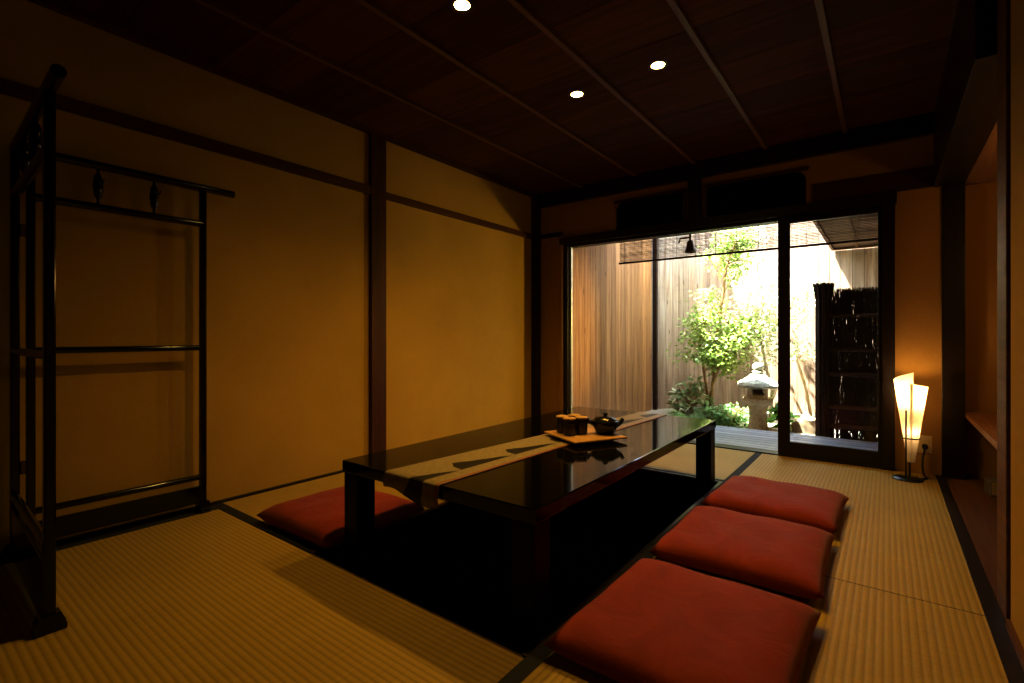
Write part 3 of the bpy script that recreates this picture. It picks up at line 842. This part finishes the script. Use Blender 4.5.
# brushwood screen
bs = empty('brushwood_screen', (-.535, 5.60, -.10), label='dark brushwood garden screen with bundled end post seen through the door', cat='screen')
m = MB(); r = random.Random(5)
for k in range(1350):
    x = r.uniform(.10, 1.25); y = r.uniform(-.022, .022); h = 1.465+r.uniform(-.03, .02)
    z0 = 0
    l = r.uniform(-.16, .16)
    m.tube([(max(.1, x-l), y, z0), (x, y, h*.5), (max(.11, x+l), y+r.uniform(-.01, .01), h)], r.uniform(.0018, .0042), 4)
m.build('brushwood', M['twig'], bs)
m = MB()
for k in range(170):
    a = r.uniform(0, 2*PI); q = .066*math.sqrt(r.random()); fl = 1.35
    x, y = .06+q*math.cos(a), q*math.sin(a)
    m.tube([(x, y, 0), (x, y, 1.38), (.06+(x-.06)*fl, y*fl, 1.53+r.uniform(-.015, .01))], r.uniform(.006, .009), 5)
m.build('bundled_post', M['twig'], bs)
for z in (1.22, .90, .67, .36, .18):
    MB().tube([(.10, -.036, z), (1.2, -.036, z)], .016 if z in (1.22, .90) else .024, 8).build('rail', M['rail'], bs, smooth=True)

# plants ---------------------------------------------------------------
def leaf(bm, p, size, r, elong=2.0, droop=.3):
    d = Vector((r.uniform(-1, 1), r.uniform(-1, 1), r.uniform(-.7, .4)-droop*.3)).normalized()
    s = d.orthogonal().normalized()
    s = (Matrix.Rotation(r.uniform(-.6, .6), 3, d) @ (Vector((d.y, -d.x, 0)) if abs(d.z) < .95 else s)).normalized()
    l = size*r.uniform(.7, 1.3); w = l/elong*.5
    v = [bm.verts.new(q) for q in (p, p+d*l*.45+s*w, p+d*l, p+d*l*.45-s*w)]
    bm.faces.new(v)

def branchy(trunks, m, r, nb, spread, rad0, sub=3):
    """grow twigs off trunk polylines; returns tips for leaves"""
    tips = []
    for pts in trunks:
        pts = [Vector(p) for p in pts]
        n = len(pts)
        m.tube(pts, [rad0*(1-.75*i/(n-1)) for i in range(n)], 8)
        for k in range(nb):
            t = r.uniform(.35, 1.0)*(n-1); i = min(int(t), n-2); p = pts[i].lerp(pts[i+1], t-i)
            d = Vector((r.uniform(-1, 1), r.uniform(-1, 1), r.uniform(.0, .8))).normalized()*spread*r.uniform(.5, 1)
            q = p+d*.5+Vector((0, 0, .03)); e = p+d
            m.tube([p, q, e], [rad0*.28, rad0*.18, rad0*.08], 5)
            tips += [q, e, q.lerp(e, .5)]
            for s in range(sub):
                g = q.lerp(e, r.random()) + Vector((r.uniform(-1, 1), r.uniform(-1, 1), r.uniform(-.4, .6)))*spread*.35
                m.tube([q, g], [rad0*.12, rad0*.05], 4); tips.append(g)
    return tips

def tree(name, loc, trunks, label, leafm, barkm, nleaf, size, nb, spread, rad0, seed, jitter=.07, elong=1.8):
    r = random.Random(seed)
    root = empty(name, loc, 0, label, 'tree')
    m = MB(); tips = branchy(trunks, m, r, nb, spread, rad0)
    m.build('trunk', M[barkm], root, smooth=True)
    f = MB()
    for k in range(nleaf):
        p = r.choice(tips)+Vector((r.gauss(0, jitter), r.gauss(0, jitter), r.gauss(0, jitter*.6)))
        if p.z < .1: continue
        leaf(f.bm, p, size, r, elong)
    f.build('foliage', M[leafm], root)
    return root
# green maple-like tree left of the lantern
tree('garden_tree', (-1.80, 6.60, GZ), [[(0, 0, 0), (.01, 0, .25), (.03, .02, .5), (.0, .03, .75), (.06, .03, 1.05), (.10, .02, 1.35)],
      [(-.03, 0, 0), (-.05, .02, .3), (-.10, .03, .62), (-.14, .03, .95), (-.08, .05, 1.2)],
      [(.02, 0, .4), (.10, .0, .65), (.26, -.02, .92), (.36, -.05, 1.12)],
      [(.05, 0, .9), (.12, .05, 1.4), (.18, .05, 1.9), (.30, .05, 2.25)]],
     'small green leafy tree with slim brown trunks left of the stone lantern', 'leaf', 'bark', 5200, .058, 15, .34, .024, 21, .08)
# pale sunlit tree right behind the lantern
tree('garden_tree', (-1.15, 6.85, GZ), [[(0, 0, 0), (.02, 0, .35), (-.06, 0, .7), (-.12, 0, 1.05), (-.08, 0, 1.5), (-.16, 0, 2.0), (-.10, 0, 2.4)],
      [(0, 0, .2), (.12, -.05, .5), (.20, -.05, .8), (.16, -.05, 1.15), (.28, -.05, 1.6)],
      [(-.05, 0, .6), (-.25, -.1, .85), (-.35, -.1, 1.15)]],
     'pale sunlit tree with crooked light branches behind the stone lantern', 'pale_leaf', 'pale_bark', 3000, .058, 13, .42, .022, 33, .10)

def fern(loc, n, ln, label, seed, name='fern', mat='fern'):
    r = random.Random(seed); root = empty(name, loc, 0, label, 'plant'); m = MB()
    for k in range(n):
        a = r.uniform(0, 2*PI); l = ln*r.uniform(.7, 1.1); up = r.uniform(.5, 1.0)
        prev = None; pts = []
        for s in range(9):
            t = s/8; pts.append(Vector((math.cos(a)*l*t*.9, math.sin(a)*l*t*.9, l*(up*t-.55*t*t))))
        for i in range(1, 9):
            p = pts[i]; d = (pts[i]-pts[i-1]).normalized(); sd = Vector((-math.sin(a), math.cos(a), 0)); w = l*.26*(1-i/10)
            for sg in (-1, 1):
                q = p+sd*sg*w-Vector((0, 0, w*.2)); 
                v = [m.bm.verts.new(x) for x in (p, p+d*l*.06+sd*sg*w*.5, q, p-d*l*.03+sd*sg*w*.5)]; m.bm.faces.new(v)
    m.build('fronds', M[mat], root)
    st = MB(); st.lathe([(.012, -.005), (.01, .03), (.0, .035)], n=8); st.build('crown', M['bark'], root)
def shrub(loc, dims, n, size, label, seed, mat='shrub', elong=2.2, name='shrub'):
    r = random.Random(seed); root = empty(name, loc, 0, label, 'plant'); m = MB(); st = MB()
    for k in range(26):
        a = r.uniform(0, 2*PI); q = r.uniform(.3, .9)
        st.tube([(0, 0, 0), (math.cos(a)*dims[0]*q*.5, math.sin(a)*dims[1]*q*.5, dims[2]*.5), (math.cos(a)*dims[0]*q, math.sin(a)*dims[1]*q, dims[2]*r.uniform(.6, .95))], [.006, .004, .002], 5)
    for k in range(n):
        a = r.uniform(0, 2*PI); q = math.sqrt(r.random()); z = r.uniform(.08, 1)*math.sqrt(max(0, 1-q*q*.8))
        leaf(m.bm, Vector((math.cos(a)*q*dims[0], math.sin(a)*q*dims[1], z*dims[2])), size, r, elong, 0)
    m.build('foliage', M[mat], root); st.build('stems', M['bark'], root)
shrub((-2.02, 6.55, GZ), (.26, .24, .50), 420, .10, 'variegated leafy shrub in front of the fence left of the tree', 41, 'shrub')
shrub((-1.40, 6.02, GZ), (.25, .17, .26), 900, .040, 'low dense green shrub between the tree trunk and the lantern', 42, 'fern', 1.8)
shrub((-1.62, 5.98, GZ), (.16, .14, .22), 420, .045, 'low green shrub at the foot of the tree', 46, 'fern', 1.8)
fern((-1.90, 6.0, GZ), 26, .30, 'green fern at the deck edge left of the tree', 43)
fern((-1.42, 6.45, GZ), 26, .42, 'tall fern behind the low shrub beside the lantern', 44)
shrub((-.93, 6.12, GZ), (.10, .10, .34), 60, .17, 'bright broad-leaved plant right behind the stone lantern', 45, 'broad', 2.6)

# ------------------------------------------------------------------ sun, sky
sd = bpy.data.lights.new('sun', 'SUN'); sd.energy = 62; sd.angle = math.radians(.6); sd.color = (1.0, .98, .94)
so = bpy.data.objects.new('sun', sd); so.rotation_euler = Vector((.42, .21, -1)).to_track_quat('-Z', 'Y').to_euler(); so.location = (-3, 3, 8); link(so)
wd = bpy.data.worlds.new('sky'); sc.world = wd; wd.use_nodes = True
nt = wd.node_tree; bg = nt.nodes['Background']
sk = N(nt, 'ShaderNodeTexSky'); sk.sky_type = 'NISHITA'; sk.sun_disc = False; sk.sun_elevation = math.radians(62); sk.sun_rotation = math.radians(200); sk.air_density = 1.0; sk.dust_density = 3.0
mxs = N(nt, 'ShaderNodeMix', data_type='RGBA'); mxs.inputs[0].default_value = .55
L(nt, sk.outputs[0], mxs.inputs[6]); mxs.inputs[7].default_value = (5.6, 6.8, 8.6, 1)
L(nt, mxs.outputs[2], bg.inputs['Color']); bg.inputs['Strength'].default_value = 1.8

# ------------------------------------------------------------------ camera
cam = bpy.data.cameras.new('camera'); cam.sensor_width = 36; cam.lens = 492/1024*36; cam.shift_y = -5.5/1024; cam.clip_start = .02
co = bpy.data.objects.new('camera', cam); co.location = (0, 0, .93); co.rotation_euler = (PI/2, 0, math.atan2(886-512, 492)); link(co)
sc.camera = co
sc.view_settings.view_transform = 'Standard'
sc.view_settings.look = 'None'
sc.view_settings.exposure = 0.0
sc.view_settings.gamma = .76
sc.cycles.max_bounces = 10; sc.cycles.transparent_max_bounces = 16
sc.cycles.sample_clamp_indirect = 4.0
